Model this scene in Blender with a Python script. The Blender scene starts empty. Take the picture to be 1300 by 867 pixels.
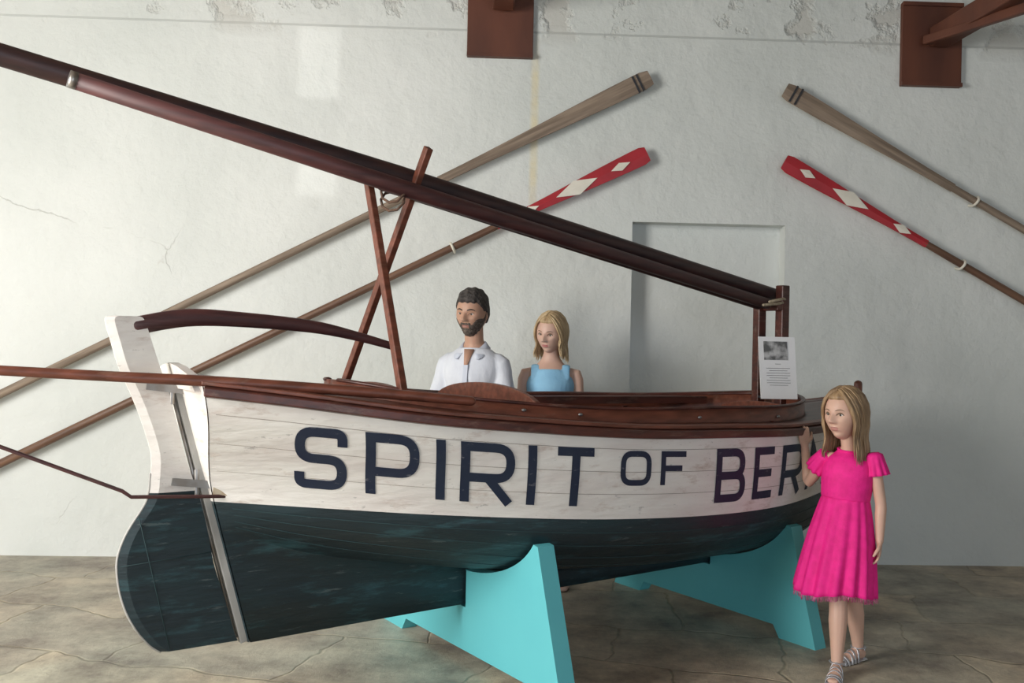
import bpy, bmesh, math, random
from mathutils import Vector, Matrix
random.seed(7)
scene=bpy.context.scene
COL=scene.collection
V=Vector
# ------------------------------------------------------------------ helpers
def sm(a,b,x):
    t=max(0.0,min(1.0,(x-a)/(b-a))); return t*t*(3-2*t)
def herm(tab,x):
    xs=[a for a,b in tab]; ys=[b for a,b in tab]
    if x<=xs[0]: return ys[0]
    if x>=xs[-1]: return ys[-1]
    for i in range(len(xs)-1):
        if x<=xs[i+1]: break
    def m(j):
        if j==0: return (ys[1]-ys[0])/(xs[1]-xs[0])
        if j==len(xs)-1: return (ys[-1]-ys[-2])/(xs[-1]-xs[-2])
        return (ys[j+1]-ys[j-1])/(xs[j+1]-xs[j-1])
    h=xs[i+1]-xs[i]; t=(x-xs[i])/h
    return (2*t**3-3*t**2+1)*ys[i]+(t**3-2*t**2+t)*h*m(i)+(-2*t**3+3*t**2)*ys[i+1]+(t**3-t**2)*h*m(i+1)

def mat(name,c1,c2=None,scale=6,rough=.5,bump=0,metal=0,stretch=(1,1,1),coat=0,detail=5,contrast=(.35,.65),bscale=None,rough2=None):
    m=bpy.data.materials.new(name); m.use_nodes=True
    nt=m.node_tree; b=nt.nodes['Principled BSDF']
    b.inputs['Roughness'].default_value=rough; b.inputs['Metallic'].default_value=metal
    b.inputs['Coat Weight'].default_value=coat
    tc=nt.nodes.new('ShaderNodeTexCoord'); mp=nt.nodes.new('ShaderNodeMapping')
    mp.inputs['Scale'].default_value=stretch
    nt.links.new(tc.outputs['Object'],mp.inputs['Vector'])
    n=nt.nodes.new('ShaderNodeTexNoise'); n.inputs['Scale'].default_value=scale; n.inputs['Detail'].default_value=detail
    nt.links.new(mp.outputs['Vector'],n.inputs['Vector'])
    r=nt.nodes.new('ShaderNodeValToRGB')
    r.color_ramp.elements[0].position=contrast[0]; r.color_ramp.elements[1].position=contrast[1]
    c2=c2 or tuple(x*.85 for x in c1)
    r.color_ramp.elements[0].color=(*c1,1); r.color_ramp.elements[1].color=(*c2,1)
    nt.links.new(n.outputs['Fac'],r.inputs['Fac']); nt.links.new(r.outputs['Color'],b.inputs['Base Color'])
    if rough2 is not None:
        mr=nt.nodes.new('ShaderNodeMapRange'); mr.inputs['To Min'].default_value=rough; mr.inputs['To Max'].default_value=rough2
        mr.inputs['From Min'].default_value=.35; mr.inputs['From Max'].default_value=.65
        nt.links.new(n.outputs['Fac'],mr.inputs['Value']); nt.links.new(mr.outputs['Result'],b.inputs['Roughness'])
    if bump:
        n2=nt.nodes.new('ShaderNodeTexNoise'); n2.inputs['Scale'].default_value=bscale or scale*3; n2.inputs['Detail'].default_value=6
        nt.links.new(mp.outputs['Vector'],n2.inputs['Vector'])
        bp=nt.nodes.new('ShaderNodeBump'); bp.inputs['Strength'].default_value=bump; bp.inputs['Distance'].default_value=.02
        nt.links.new(n2.outputs['Fac'],bp.inputs['Height']); nt.links.new(bp.outputs['Normal'],b.inputs['Normal'])
    return m
def worn(m,color,scale,lo,hi,stretch=(1,1,1),amount=1.0):
    nt=m.node_tree; b=nt.nodes['Principled BSDF']; L=nt.links.new
    src=b.inputs['Base Color'].links[0].from_socket
    tc=nt.nodes.new('ShaderNodeTexCoord'); mp=nt.nodes.new('ShaderNodeMapping'); mp.inputs['Scale'].default_value=stretch
    L(tc.outputs['Object'],mp.inputs['Vector'])
    n=nt.nodes.new('ShaderNodeTexNoise'); n.inputs['Scale'].default_value=scale; n.inputs['Detail'].default_value=10; n.inputs['Roughness'].default_value=.7
    L(mp.outputs[0],n.inputs['Vector'])
    r=nt.nodes.new('ShaderNodeMapRange'); r.inputs['From Min'].default_value=lo; r.inputs['From Max'].default_value=hi; r.inputs['To Max'].default_value=amount
    L(n.outputs['Fac'],r.inputs['Value'])
    mx=nt.nodes.new('ShaderNodeMixRGB'); mx.inputs[2].default_value=(*color,1)
    L(r.outputs[0],mx.inputs[0]); L(src,mx.inputs[1]); L(mx.outputs[0],b.inputs['Base Color'])
    return m

def empty(name,loc=(0,0,0),rz=0):
    e=bpy.data.objects.new(name,None); COL.objects.link(e); e.location=loc; e.rotation_euler=(0,0,rz)
    e.empty_display_size=.1
    return e
def mk(name,vf,mats,parent=None,smooth=True,mi=None,solid=0,bevel=0):
    vs,fs=vf
    me=bpy.data.meshes.new(name); me.from_pydata([tuple(v) for v in vs],[],[tuple(f) for f in fs])
    if not isinstance(mats,(list,tuple)): mats=[mats]
    for m in mats: me.materials.append(m)
    if mi:
        for p,i in zip(me.polygons,mi): p.material_index=i
    bm=bmesh.new(); bm.from_mesh(me); bmesh.ops.recalc_face_normals(bm,faces=bm.faces); bm.to_mesh(me); bm.free()
    for p in me.polygons: p.use_smooth=smooth
    o=bpy.data.objects.new(name,me); COL.objects.link(o)
    if parent: o.parent=parent
    if solid:
        s=o.modifiers.new('s','SOLIDIFY'); s.thickness=solid; s.offset=0
    if bevel:
        b=o.modifiers.new('b','BEVEL'); b.width=bevel; b.segments=2; b.limit_method='ANGLE'
    return o
def join(*parts):
    vs=[];fs=[]
    for v,f in parts:
        n=len(vs); vs+=list(v); fs+=[tuple(i+n for i in q) for q in f]
    return vs,fs
def box(c,s,R=None):
    c=V(c); vs=[]
    for x in(-1,1):
        for y in(-1,1):
            for z in(-1,1):
                p=V((x*s[0]/2,y*s[1]/2,z*s[2]/2)); 
                if R: p=R@p
                vs.append(c+p)
    return vs,[(0,1,3,2),(4,6,7,5),(0,4,5,1),(2,3,7,6),(0,2,6,4),(1,5,7,3)]
def beam(a,b,w,h,up=(0,0,1)):
    a=V(a);b=V(b);t=(b-a).normalized(); up=V(up)
    if abs(t.dot(up.normalized()))>.98: up=V((1,0,0))
    x=t.cross(up).normalized(); u=x.cross(t)
    vs=[]
    for p in(a,b):
        for sx,sz in((-1,-1),(1,-1),(1,1),(-1,1)): vs.append(p+x*sx*w/2+u*sz*h/2)
    return vs,[(0,1,2,3),(7,6,5,4),(0,4,5,1),(1,5,6,2),(2,6,7,3),(3,7,4,0)]
def crv(pts,k=4):
    pts=[V(p) for p in pts]; out=[]
    for i in range(len(pts)-1):
        p0=pts[max(i-1,0)];p1=pts[i];p2=pts[i+1];p3=pts[min(i+2,len(pts)-1)]
        for j in range(k):
            t=j/k
            out.append(.5*((2*p1)+(p2-p0)*t+(2*p0-5*p1+4*p2-p3)*t*t+(3*p1-p0-3*p2+p3)*t**3))
    out.append(pts[-1]); return out
def crvr(r,k=4):
    r=[V((a,b,0)) for a,b in r]
    return [(max(p.x,1e-4),max(p.y,1e-4)) for p in crv(r,k)]
def loft(pts,rad,xh=(1,0,0),n=16,cap=True,k=0,round_cap=True):
    rad=[(r if isinstance(r,(tuple,list)) else (r,r)) for r in rad]
    pts=[V(p) for p in pts]
    if k: pts=crv(pts,k); rad=crvr(rad,k)
    xh=V(xh); N=len(pts); fr=[]
    for i in range(N):
        t=(pts[min(i+1,N-1)]-pts[max(i-1,0)]).normalized()
        ax=(xh-t*xh.dot(t))
        if ax.length<1e-3: ax=V((0,1,.3))-t*V((0,1,.3)).dot(t)
        ax.normalize(); ay=t.cross(ax); fr.append((t,ax,ay)); xh=ax if abs(t.dot(V(xh)))>.9 else xh
    seq=[]
    if cap and round_cap:
        for a in(80,50,25):
            a=math.radians(a); m=min(rad[0]); seq.append((pts[0]-fr[0][0]*m*math.sin(a),rad[0][0]*math.cos(a),rad[0][1]*math.cos(a),fr[0]))
    for i in range(N): seq.append((pts[i],rad[i][0],rad[i][1],fr[i]))
    if cap and round_cap:
        for a in(25,50,80):
            a=math.radians(a); m=min(rad[-1]); seq.append((pts[-1]+fr[-1][0]*m*math.sin(a),rad[-1][0]*math.cos(a),rad[-1][1]*math.cos(a),fr[-1]))
    vs=[];fs=[]
    for c,rx,ry,(t,ax,ay) in seq:
        for j in range(n):
            a=2*math.pi*j/n; vs.append(c+ax*rx*math.cos(a)+ay*ry*math.sin(a))
    for i in range(len(seq)-1):
        for j in range(n): fs.append((i*n+j,i*n+(j+1)%n,(i+1)*n+(j+1)%n,(i+1)*n+j))
    if cap:
        fs.append(tuple(range(n))); fs.append(tuple(range((len(seq)-1)*n,len(seq)*n)))
    return vs,fs
def rod(a,b,r,n=12): return loft([a,b],[r,r],xh=(.3,.5,.8),n=n,round_cap=False)
def ell(c,r,n=16,m=10,R=None):
    vs=[];fs=[]
    for i in range(m+1):
        ph=math.pi*(i+.02*(i==0)-.02*(i==m))/m
        for j in range(n):
            a=2*math.pi*j/n; p=V((r[0]*math.sin(ph)*math.cos(a),r[1]*math.sin(ph)*math.sin(a),r[2]*math.cos(ph)))
            if R: p=R@p
            vs.append(V(c)+p)
    for i in range(m):
        for j in range(n): fs.append((i*n+j,i*n+(j+1)%n,(i+1)*n+(j+1)%n,(i+1)*n+j))
    fs.append(tuple(range(n))); fs.append(tuple(range(m*n,m*n+n)))
    return vs,fs
def extr(poly,axis_pt,thick):
    n=len(poly); vs=[axis_pt(p,-thick/2) for p in poly]+[axis_pt(p,thick/2) for p in poly]
    fs=[tuple(range(n)),tuple(range(2*n-1,n-1,-1))]+[(i,(i+1)%n,n+(i+1)%n,n+i) for i in range(n)]
    return vs,fs
def remesh(o,vox,it=4):
    r=o.modifiers.new('r','REMESH'); r.mode='VOXEL'; r.voxel_size=vox; r.use_smooth_shade=True
    s=o.modifiers.new('sm','SMOOTH'); s.factor=.5; s.iterations=it

# ------------------------------------------------------------------ materials
M_white=worn(worn(mat('white_paint',(.80,.77,.72),(.70,.64,.60),scale=3,rough=.6,bump=.3,stretch=(1,1,4),contrast=(.4,.75)),(.48,.37,.31),5,.56,.68,(1,1,3),.65),(.30,.28,.27),11,.63,.66,(1.5,1,4),.55)
M_green=worn(worn(mat('dark_green_paint',(.010,.022,.028),(.012,.036,.044),scale=2.2,rough=.44,bump=.3,stretch=(1,1,5),contrast=(.45,.8),rough2=.58),(.045,.13,.15),3.5,.54,.70,(.7,1,4),.75),(.12,.15,.15),9,.62,.66,(.6,1,5),.5)
M_brown=worn(mat('varnished_mahogany',(.11,.028,.018),(.05,.016,.012),scale=5,rough=.42,stretch=(1,6,6),coat=.03),(.20,.12,.09),9,.54,.68,(.5,3,3),.6)
M_brown2=worn(mat('varnished_wood_light',(.20,.062,.036),(.11,.035,.02),scale=6,rough=.45,stretch=(1,6,6)),(.24,.14,.10),9,.56,.70,(.5,3,3),.5)
M_spar=mat('dark_spar_wood',(.028,.015,.017),(.06,.026,.023),scale=5,rough=.5,stretch=(1,8,8))
M_spar2=worn(mat('red_spar_wood',(.10,.034,.032),(.055,.022,.023),scale=5,rough=.5,stretch=(1,8,8)),(.17,.10,.085),12,.55,.75,(.4,4,4),.5)
M_navy=worn(mat('navy_letter_paint',(.008,.016,.045),(.014,.024,.05),scale=8,rough=.55),(.25,.25,.27),14,.60,.67,(1,1,3),.6)
M_cyan=mat('turquoise_paint',(.13,.54,.58),(.115,.50,.55),scale=2,rough=.6)
M_metal=mat('galvanised_metal',(.45,.45,.45),(.3,.27,.24),scale=12,rough=.4,metal=.8)
M_brass=mat('rusty_bronze',(.35,.2,.1),(.5,.42,.3),scale=20,rough=.5,metal=.5)
M_oar=mat('weathered_oar_wood',(.30,.23,.17),(.17,.125,.09),scale=5,rough=.65,stretch=(.5,8,8),bump=.1)
M_oar2=mat('brown_oar_wood',(.19,.10,.06),(.10,.05,.03),scale=5,rough=.5,stretch=(.5,8,8))
M_red=mat('red_oar_paint',(.42,.02,.03),(.33,.018,.025),scale=6,rough=.5)
M_cream=mat('cream_paint',(.8,.76,.66),(.7,.66,.56),scale=8,rough=.5)
M_hatch=mat('redbrown_board',(.13,.042,.022),(.08,.026,.015),scale=4,rough=.6,stretch=(1,1,.3),bump=.1)
M_rope=mat('rope',(.5,.42,.3),(.3,.24,.16),scale=60,rough=.9)
M_dark=mat('dark_trim',(.03,.03,.035),rough=.6)
def skin(n,c): 
    m=mat(n,c,tuple(x*.93 for x in c),scale=14,rough=.5); b=m.node_tree.nodes['Principled BSDF']
    b.inputs['Subsurface Weight'].default_value=.08; b.inputs['Subsurface Scale'].default_value=.01
    return m
M_skinG=skin('skin_girl',(.64,.40,.30)); M_skinM=skin('skin_man',(.50,.29,.20)); M_skinW=skin('skin_woman',(.62,.40,.31))
M_pink=mat('pink_cotton',(.86,.012,.26),(.74,.008,.21),scale=25,rough=.75,bump=.1,bscale=200)
M_polo=mat('white_polo_cotton',(.70,.73,.79),(.64,.67,.74),scale=10,rough=.85,bump=.9,bscale=7,stretch=(1,1,.6))
M_blue=mat('light_blue_cotton',(.30,.58,.80),(.25,.51,.74),scale=10,rough=.85,bump=.6,bscale=9)
M_trous=mat('navy_cotton',(.03,.04,.07),rough=.85)
M_hairG=mat('dark_blonde_hair',(.17,.10,.05),(.38,.25,.135),scale=14,rough=.5,stretch=(3,3,.25))
M_hairM=mat('dark_brown_hair',(.030,.024,.021),(.07,.06,.055),scale=30,rough=.7,bump=.6,bscale=90)
M_beard=mat('greying_beard',(.07,.05,.04),(.14,.11,.09),scale=60,rough=.8,bump=.5,bscale=160)
M_hairW=mat('blonde_hair',(.60,.45,.26),(.34,.23,.12),scale=14,rough=.5,stretch=(3,3,.25))
M_eye=mat('eye_white',(.70,.68,.65),(.66,.64,.6),rough=.3)
M_iris=mat('iris',(.03,.025,.02),(.05,.04,.03),rough=.2)
M_silver=mat('silver_leather',(.6,.6,.62),(.45,.45,.48),scale=30,rough=.35,metal=.6)
M_leather=mat('brown_leather',(.12,.07,.04),rough=.6)

def m_wall():
    m=bpy.data.materials.new('plaster'); m.use_nodes=True; nt=m.node_tree; b=nt.nodes['Principled BSDF']; L=nt.links.new
    b.inputs['Roughness'].default_value=.8
    N=nt.nodes.new
    def math_(op,a,c=None,d=None):
        x=N('ShaderNodeMath'); x.operation=op
        for i,v in enumerate((a,c,d)):
            if v is None: continue
            if isinstance(v,(int,float)): x.inputs[i].default_value=v
            else: L(v,x.inputs[i])
        return x.outputs[0]
    def mr(v,a,c,lo=0,hi=1):
        x=N('ShaderNodeMapRange'); x.inputs['From Min'].default_value=a; x.inputs['From Max'].default_value=c; x.inputs['To Min'].default_value=lo; x.inputs['To Max'].default_value=hi
        L(v,x.inputs['Value']); return x.outputs[0]
    tc=N('ShaderNodeTexCoord')
    def noise(s,d=6,r=.5):
        n=N('ShaderNodeTexNoise'); n.inputs['Scale'].default_value=s; n.inputs['Detail'].default_value=d; n.inputs['Roughness'].default_value=r
        L(tc.outputs['Object'],n.inputs['Vector']); return n
    n1=noise(.7); n2=noise(9,8,.6); n3=noise(2.2,7,.6); n4=noise(1.1,3)
    r=N('ShaderNodeValToRGB'); r.color_ramp.elements[0].position=.35; r.color_ramp.elements[1].position=.68
    r.color_ramp.elements[0].color=(.74,.76,.73,1); r.color_ramp.elements[1].color=(.62,.65,.62,1)
    L(n1.outputs['Fac'],r.inputs['Fac'])
    sx=N('ShaderNodeSeparateXYZ'); L(tc.outputs['Object'],sx.inputs[0])
    high=mr(sx.outputs['Z'],3.40,3.55)
    patch=math_('MULTIPLY',high,mr(n3.outputs['Fac'],.53,.60))
    va=N('ShaderNodeVectorMath'); va.operation='MULTIPLY_ADD'; va.inputs[1].default_value=(.25,.25,.25)
    L(n3.outputs['Color'],va.inputs[0]); L(tc.outputs['Object'],va.inputs[2])
    vo=N('ShaderNodeTexVoronoi'); vo.feature='DISTANCE_TO_EDGE'; vo.inputs['Scale'].default_value=.55; L(va.outputs[0],vo.inputs['Vector'])
    crack=math_('MULTIPLY',mr(vo.outputs['Distance'],.0008,.0022,1,0),math_('MULTIPLY',mr(n4.outputs['Fac'],.53,.60),mr(sx.outputs['X'],-1.2,-1.8,.0,1)))
    def mixc(f,c1,c2):
        x=N('ShaderNodeMixRGB'); L(f,x.inputs[0]); L(c1,x.inputs[1]); x.inputs[2].default_value=c2; return x.outputs[0]
    c=mixc(math_('MULTIPLY',patch,.55),r.outputs['Color'],(.52,.50,.45,1))
    c=mixc(math_('MULTIPLY',crack,.3),c,(.35,.33,.3,1))
    stx=mr(math_('ABSOLUTE',math_('SUBTRACT',sx.outputs['X'],.118)),.012,.035,1,0)
    stz=math_('MULTIPLY',mr(sx.outputs['Z'],2.25,2.5),mr(sx.outputs['Z'],3.5,3.2))
    st=math_('MULTIPLY',math_('MULTIPLY',stx,stz),mr(n2.outputs['Fac'],.3,.7,.25,.75))
    c=mixc(st,c,(.72,.62,.36,1))
    chips=mr(n3.outputs['Fac'],.70,.72)
    c=mixc(math_('MULTIPLY',chips,.4),c,(.5,.48,.43,1))
    L(c,b.inputs['Base Color'])
    hgt=math_('MULTIPLY_ADD',n2.outputs['Fac'],.3,n3.outputs['Fac'])
    hgt=math_('MULTIPLY_ADD',patch,-.6,hgt)
    hgt=math_('MULTIPLY_ADD',mr(sx.outputs['Z'],3.49,3.505),1.0,hgt)
    hgt=math_('MULTIPLY_ADD',crack,-.12,hgt)
    bp=N('ShaderNodeBump'); bp.inputs['Strength'].default_value=.7; bp.inputs['Distance'].default_value=.04
    L(hgt,bp.inputs['Height']); L(bp.outputs['Normal'],b.inputs['Normal'])
    return m
M_wall=m_wall()
def m_floor():
    m=bpy.data.materials.new('stone_flags'); m.use_nodes=True; nt=m.node_tree; b=nt.nodes['Principled BSDF']; L=nt.links.new
    tc=nt.nodes.new('ShaderNodeTexCoord')
    nd=nt.nodes.new('ShaderNodeTexNoise'); nd.inputs['Scale'].default_value=1.0; nd.inputs['Detail'].default_value=4
    L(tc.outputs['Object'],nd.inputs['Vector'])
    va=nt.nodes.new('ShaderNodeVectorMath'); va.operation='MULTIPLY_ADD'; va.inputs[1].default_value=(.55,.55,0)
    L(nd.outputs['Color'],va.inputs[0]); L(tc.outputs['Object'],va.inputs[2])
    mp=nt.nodes.new('ShaderNodeMapping'); mp.inputs['Rotation'].default_value=(0,0,.22); L(va.outputs[0],mp.inputs['Vector'])
    br=nt.nodes.new('ShaderNodeTexBrick'); br.inputs['Scale'].default_value=1; br.inputs['Brick Width'].default_value=.82; br.inputs['Row Height'].default_value=.58
    br.inputs['Mortar Size'].default_value=.012; br.inputs['Mortar Smooth'].default_value=1.0
    br.inputs['Color1'].default_value=(.78,.67,.51,1); br.inputs['Color2'].default_value=(.50,.47,.41,1); br.inputs['Mortar'].default_value=(.46,.40,.29,1)
    br.offset=.37; br.squash=1.4; br.squash_frequency=3
    L(mp.outputs[0],br.inputs['Vector'])
    ng=nt.nodes.new('ShaderNodeTexNoise'); ng.inputs['Scale'].default_value=.9; ng.inputs['Detail'].default_value=6
    L(tc.outputs['Object'],ng.inputs['Vector'])
    gr=nt.nodes.new('ShaderNodeMapRange'); gr.inputs['From Min'].default_value=.46; gr.inputs['From Max'].default_value=.62; gr.inputs['To Max'].default_value=.65
    L(ng.outputs['Fac'],gr.inputs['Value'])
    mg=nt.nodes.new('ShaderNodeMixRGB'); mg.inputs[2].default_value=(.50,.53,.46,1); L(gr.outputs[0],mg.inputs[0]); L(br.outputs['Color'],mg.inputs[1])
    n=nt.nodes.new('ShaderNodeTexNoise'); n.inputs['Scale'].default_value=2.6; n.inputs['Detail'].default_value=12; n.inputs['Roughness'].default_value=.75
    L(tc.outputs['Object'],n.inputs['Vector'])
    r=nt.nodes.new('ShaderNodeValToRGB'); r.color_ramp.elements[0].position=.36; r.color_ramp.elements[1].position=.62
    r.color_ramp.elements[0].color=(.36,.32,.30,1); r.color_ramp.elements[1].color=(1.0,.97,.90,1)
    L(n.outputs['Fac'],r.inputs['Fac'])
    mx=nt.nodes.new('ShaderNodeMixRGB'); mx.blend_type='MULTIPLY'; mx.inputs[0].default_value=1
    L(mg.outputs[0],mx.inputs[1]); L(r.outputs['Color'],mx.inputs[2]); L(mx.outputs[0],b.inputs['Base Color'])
    mr=nt.nodes.new('ShaderNodeMapRange'); mr.inputs['To Min'].default_value=.34; mr.inputs['To Max'].default_value=.6
    L(n.outputs['Fac'],mr.inputs['Value']); L(mr.outputs[0],b.inputs['Roughness'])
    ma=nt.nodes.new('ShaderNodeMath'); ma.operation='MULTIPLY_ADD'; ma.inputs[1].default_value=-.3
    L(br.outputs['Fac'],ma.inputs[0]); L(n.outputs['Fac'],ma.inputs[2])
    bp=nt.nodes.new('ShaderNodeBump'); bp.inputs['Strength'].default_value=.6; bp.inputs['Distance'].default_value=.025
    L(ma.outputs[0],bp.inputs['Height']); L(bp.outputs['Normal'],b.inputs['Normal'])
    return m
M_floor=m_floor()

# ------------------------------------------------------------------ room
XL,XR,YB,ZC=-5.0,7.2,-3.5,4.5
def wy(x): return 6.25+.04*x
def wp(x,z,off=0): return V((x,wy(x)-off,z))
mk('floor',box(((XL+XR)/2,(YB+6.9)/2,-.05),(XR-XL+.4,6.9-YB+.4,.1)),M_floor,smooth=False)
dx0,dx1,dz=.785,1.813,2.262; dd=.13
vs=[];fs=[]
def quad(a,b,c,d):
    n=len(vs); vs.extend([a,b,c,d]); fs.append((n,n+1,n+2,n+3))
W=wp
quad(W(XL,0),W(dx0,0),W(dx0,ZC),W(XL,ZC)); quad(W(dx1,0),W(XR,0),W(XR,ZC),W(dx1,ZC)); quad(W(dx0,dz),W(dx1,dz),W(dx1,ZC),W(dx0,ZC))
quad(W(dx0,0),W(dx0,0,-dd),W(dx0,dz,-dd),W(dx0,dz)); quad(W(dx1,0,-dd),W(dx1,0),W(dx1,dz),W(dx1,dz,-dd)); quad(W(dx0,dz),W(dx0,dz,-dd),W(dx1,dz,-dd),W(dx1,dz))
quad(W(dx0,0,-dd),W(dx1,0,-dd),W(dx1,dz,-dd),W(dx0,dz,-dd))
mk('wall_back',(vs,fs),M_wall,smooth=False)
mk('wall_left',box((XL-.1,(YB+6.4)/2,ZC/2),(.2,6.2-YB,ZC)),M_wall,smooth=False)
mk('wall_right',box((XR+.1,(YB+6.4)/2,ZC/2),(.2,6.4-YB+.2,ZC)),M_wall,smooth=False)
def fr(x0,x1,z0,z1): return box(((x0+x1)/2,YB-.1,(z0+z1)/2),(x1-x0,.2,z1-z0))
wx0,wx1=-1.42,-1.18
mk('gobo_wall_front',join(fr(XL,wx0,0,ZC),fr(wx1,-.3,0,ZC),fr(wx0,wx1,0,2.39),fr(wx0,wx1,2.686,2.967),fr(wx0,wx1,3.386,ZC),fr(-.3,4.2,3.3,ZC),fr(4.2,XR,0,ZC)),M_wall,smooth=False)  # unseen wall added behind the camera; its slots shape the beam into light patches
mk('ceiling',box(((XL+XR)/2,(YB+6.8)/2,ZC+.05),(XR-XL+.4,6.8-YB+.4,.1)),mat('ceiling_boards',(.25,.2,.15),(.18,.14,.1),scale=4,stretch=(1,.2,1),rough=.8),smooth=False)

def hatch(name,x0,x1,z0,z1):
    e=empty(name,(0,0,0))
    def ap(p,o): return wp(p[0],p[1],.02+o)
    mk('board',extr([(x0,z0),(x1,z0),(x1,z1),(x0,z1)],ap,.035),M_hatch,e,smooth=False,bevel=.004)
    mk('frame',join(*[beam(wp(a,b,.045),wp(c,d,.045),.02,.025) for a,b,c,d in((x0,z0+.012,x1,z0+.012),(x0,z1-.012,x1,z1-.012))]),M_hatch,e,smooth=False)
hatch('wall_hatch_board',-.334,.10,3.315,3.86); hatch('wall_hatch_board',2.565,2.975,3.213,3.77)
mk('ceiling_beam',beam((-.10,6.17,3.68),(.0,2.5,3.9),.14,.15),M_hatch,smooth=False,bevel=.01)
mk('ceiling_beam',join(beam((2.80,6.30,3.53),(3.10,4.6,3.62),.13,.13),beam((2.70,6.27,3.50),(2.98,5.5,3.46),.05,.06)),M_hatch,smooth=False,bevel=.01)

# oars -----------------------------------------------------
def oar(name,p0,p1,total,bl,w0,w1,mblade,mshaft,paint=None,diam=(),bands=(),hooks=()):
    a=wp(*p0,.07); b=wp(*p1,.07); d=(b-a).normalized()
    e=empty(name,a); nrm=V((.04,-1,0)).normalized(); up=d.cross(nrm).normalized()
    R=Matrix((d,nrm,up)).transposed().to_4x4(); e.matrix_world=Matrix.Translation(a)@R
    N=28; out=[]
    for i in range(N+1):
        x=bl*i/N; s=i/N
        w=(w0+(w1-w0)*sm(.0,1,s))/2
        if x<.03: w*=.82+.18*(x/.03)
        out.append((x,w))
    vs=[];fs=[]; mi=[]
    for x,w in out:
        th=.010+.010*x/bl
        vs+=[V((x,-th*.6,-w*.9)),V((x,th*.6,-w*.9)),V((x,th,0)),V((x,th*.6,w*.9)),V((x,0,w)),V((x,-th*.6,w*.9)),V((x,-th,0))]
    for i in range(N):
        for j in range(7): fs.append((i*7+j,i*7+(j+1)%7,(i+1)*7+(j+1)%7,(i+1)*7+j)); mi.append(1 if (paint and out[i][0]<paint) else 0)
    fs.append(tuple(range(7)));mi.append(1 if paint else 0); fs.append(tuple(range(N*7,N*7+7)));mi.append(0)
    mk('blade',(vs,fs),[mblade,M_red],e,mi=mi,smooth=False)
    mk('shaft',loft([(bl-.12,0,0),(bl+.2,0,0),(total*.7,0,0),(total-.25,0,0),(total-.2,0,0),(total,0,0)],[(.016,w1*.42),.024,.026,.027,.018,.017],xh=(0,1,0)),mshaft,e)
    for c,l,w in diam:
        mk('diamond',([(c-l/2,.021,0),(c,.018,-w/2),(c+l/2,.021,0),(c,.018,w/2),(c,.0215,0)],[(0,1,4),(1,2,4),(2,3,4),(3,0,4)]),M_cream,e,smooth=False)
    for x in bands:
        ww=w0*.93; mk('band',box((x,.004,0),(.012,.024,ww)),M_dark,e,smooth=False)
    for x in hooks:
        mk('hanger',loft([(x,-.07,.02),(x,0,.03),(x,.03,0),(x,0,-.032),(x,-.07,-.03)],[.009]*5,xh=(1,0,0),k=3,n=8),M_cream,e)
    return e
oar('rowing_oar',(.877,3.202),(-3.307,1.027),5.4,1.55,.125,.058,M_oar,M_oar,bands=(.08,.11),hooks=())
oar('rowing_oar',(.866,2.699),(-3.298,.583),5.3,1.1,.125,.052,M_oar2,M_oar2,paint=1.18,diam=((.20,.14,.055),(.52,.30,.10),(.86,.13,.05)),hooks=(1.42,))
oar('rowing_oar',(1.774,3.151),(3.446,2.243),5.2,1.3,.125,.058,M_oar,M_oar,bands=(.06,.10),hooks=(1.48,))
oar('rowing_oar',(1.778,2.676),(3.455,1.769),5.2,1.1,.125,.052,M_oar2,M_oar2,paint=1.12,diam=((.17,.12,.055),(.50,.28,.10),(.90,.14,.06)),hooks=(1.38,))

# ------------------------------------------------------------------ BOAT
BO=(-1.072,3.694,0); BR=math.radians(34)
boat=empty('sailing_dinghy',BO,BR)
ZS=[(0,1.27),(.2,1.24),(.7,1.16),(1.4,1.10),(2,1.08),(2.5,1.065),(3,1.07),(3.5,1.09),(4,1.15)]
ZW=[(0,.815),(.7,.765),(1.4,.72),(2.2,.69),(3,.69),(4,.72)]
HB=[(0,.29),(.3,.44),(.7,.59),(1.2,.70),(1.8,.745),(2.4,.70),(2.9,.57),(3.4,.34),(3.8,.12),(4,.025)]
WB=[(0,.035),(.3,.22),(.7,.45),(1.2,.62),(1.8,.69),(2.4,.64),(2.9,.48),(3.4,.26),(3.8,.08),(4,.025)]
ZR=[(0,.70),(.3,.58),(.7,.49),(1.2,.42),(2,.36),(3,.35),(3.6,.42),(4,.60)]
ZK=[(0,.25),(1,.265),(3,.29),(3.6,.34),(4,.58)]
def tpost(z): return .065-.271*(z-.25)
def tstem(z): return 3.88-.7*(1-sm(.28,1.0,z))**1.5
def tshift(T,z):
    t=T+tpost(z)*max(0,1-T)
    if T>3: t+=(tstem(z)-4)*((T-3))**2
    return t
def top_y(T,r):
    k=max(0,min(1,T/1.2)); f=(1-k)*(.5+.5*math.cos(math.pi*r))+k*(1-r**1.5)
    return herm(WB,T)+(herm(HB,T)-herm(WB,T))*f
def hull(T,row):
    zs,zw,zr,zk=herm(ZS,T),herm(ZW,T),herm(ZR,T),herm(ZK,T)
    if row<=1: z=zs+(zw-zs)*row; y=top_y(T,row)
    elif row<=2:
        ph=(row-1)*math.pi/2; k=max(0,min(1,T/1.0)); m=2.4*(1-k)+1.15*k
        if T>2.8: m+= (T-2.8)*.6
        y=.03+(herm(WB,T)-.03)*max(math.cos(ph),0)**m; z=zw-(zw-zr)*math.sin(ph)
    else: y=.03; z=zr+(zk-zr)*(row-2)
    return tshift(T,z),y,z
rows=[i/10 for i in range(11)]+[1+i/16 for i in range(1,17)]+[2.5,3.0]
NT=150; Ts=[4*i/NT for i in range(NT+1)]
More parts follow.
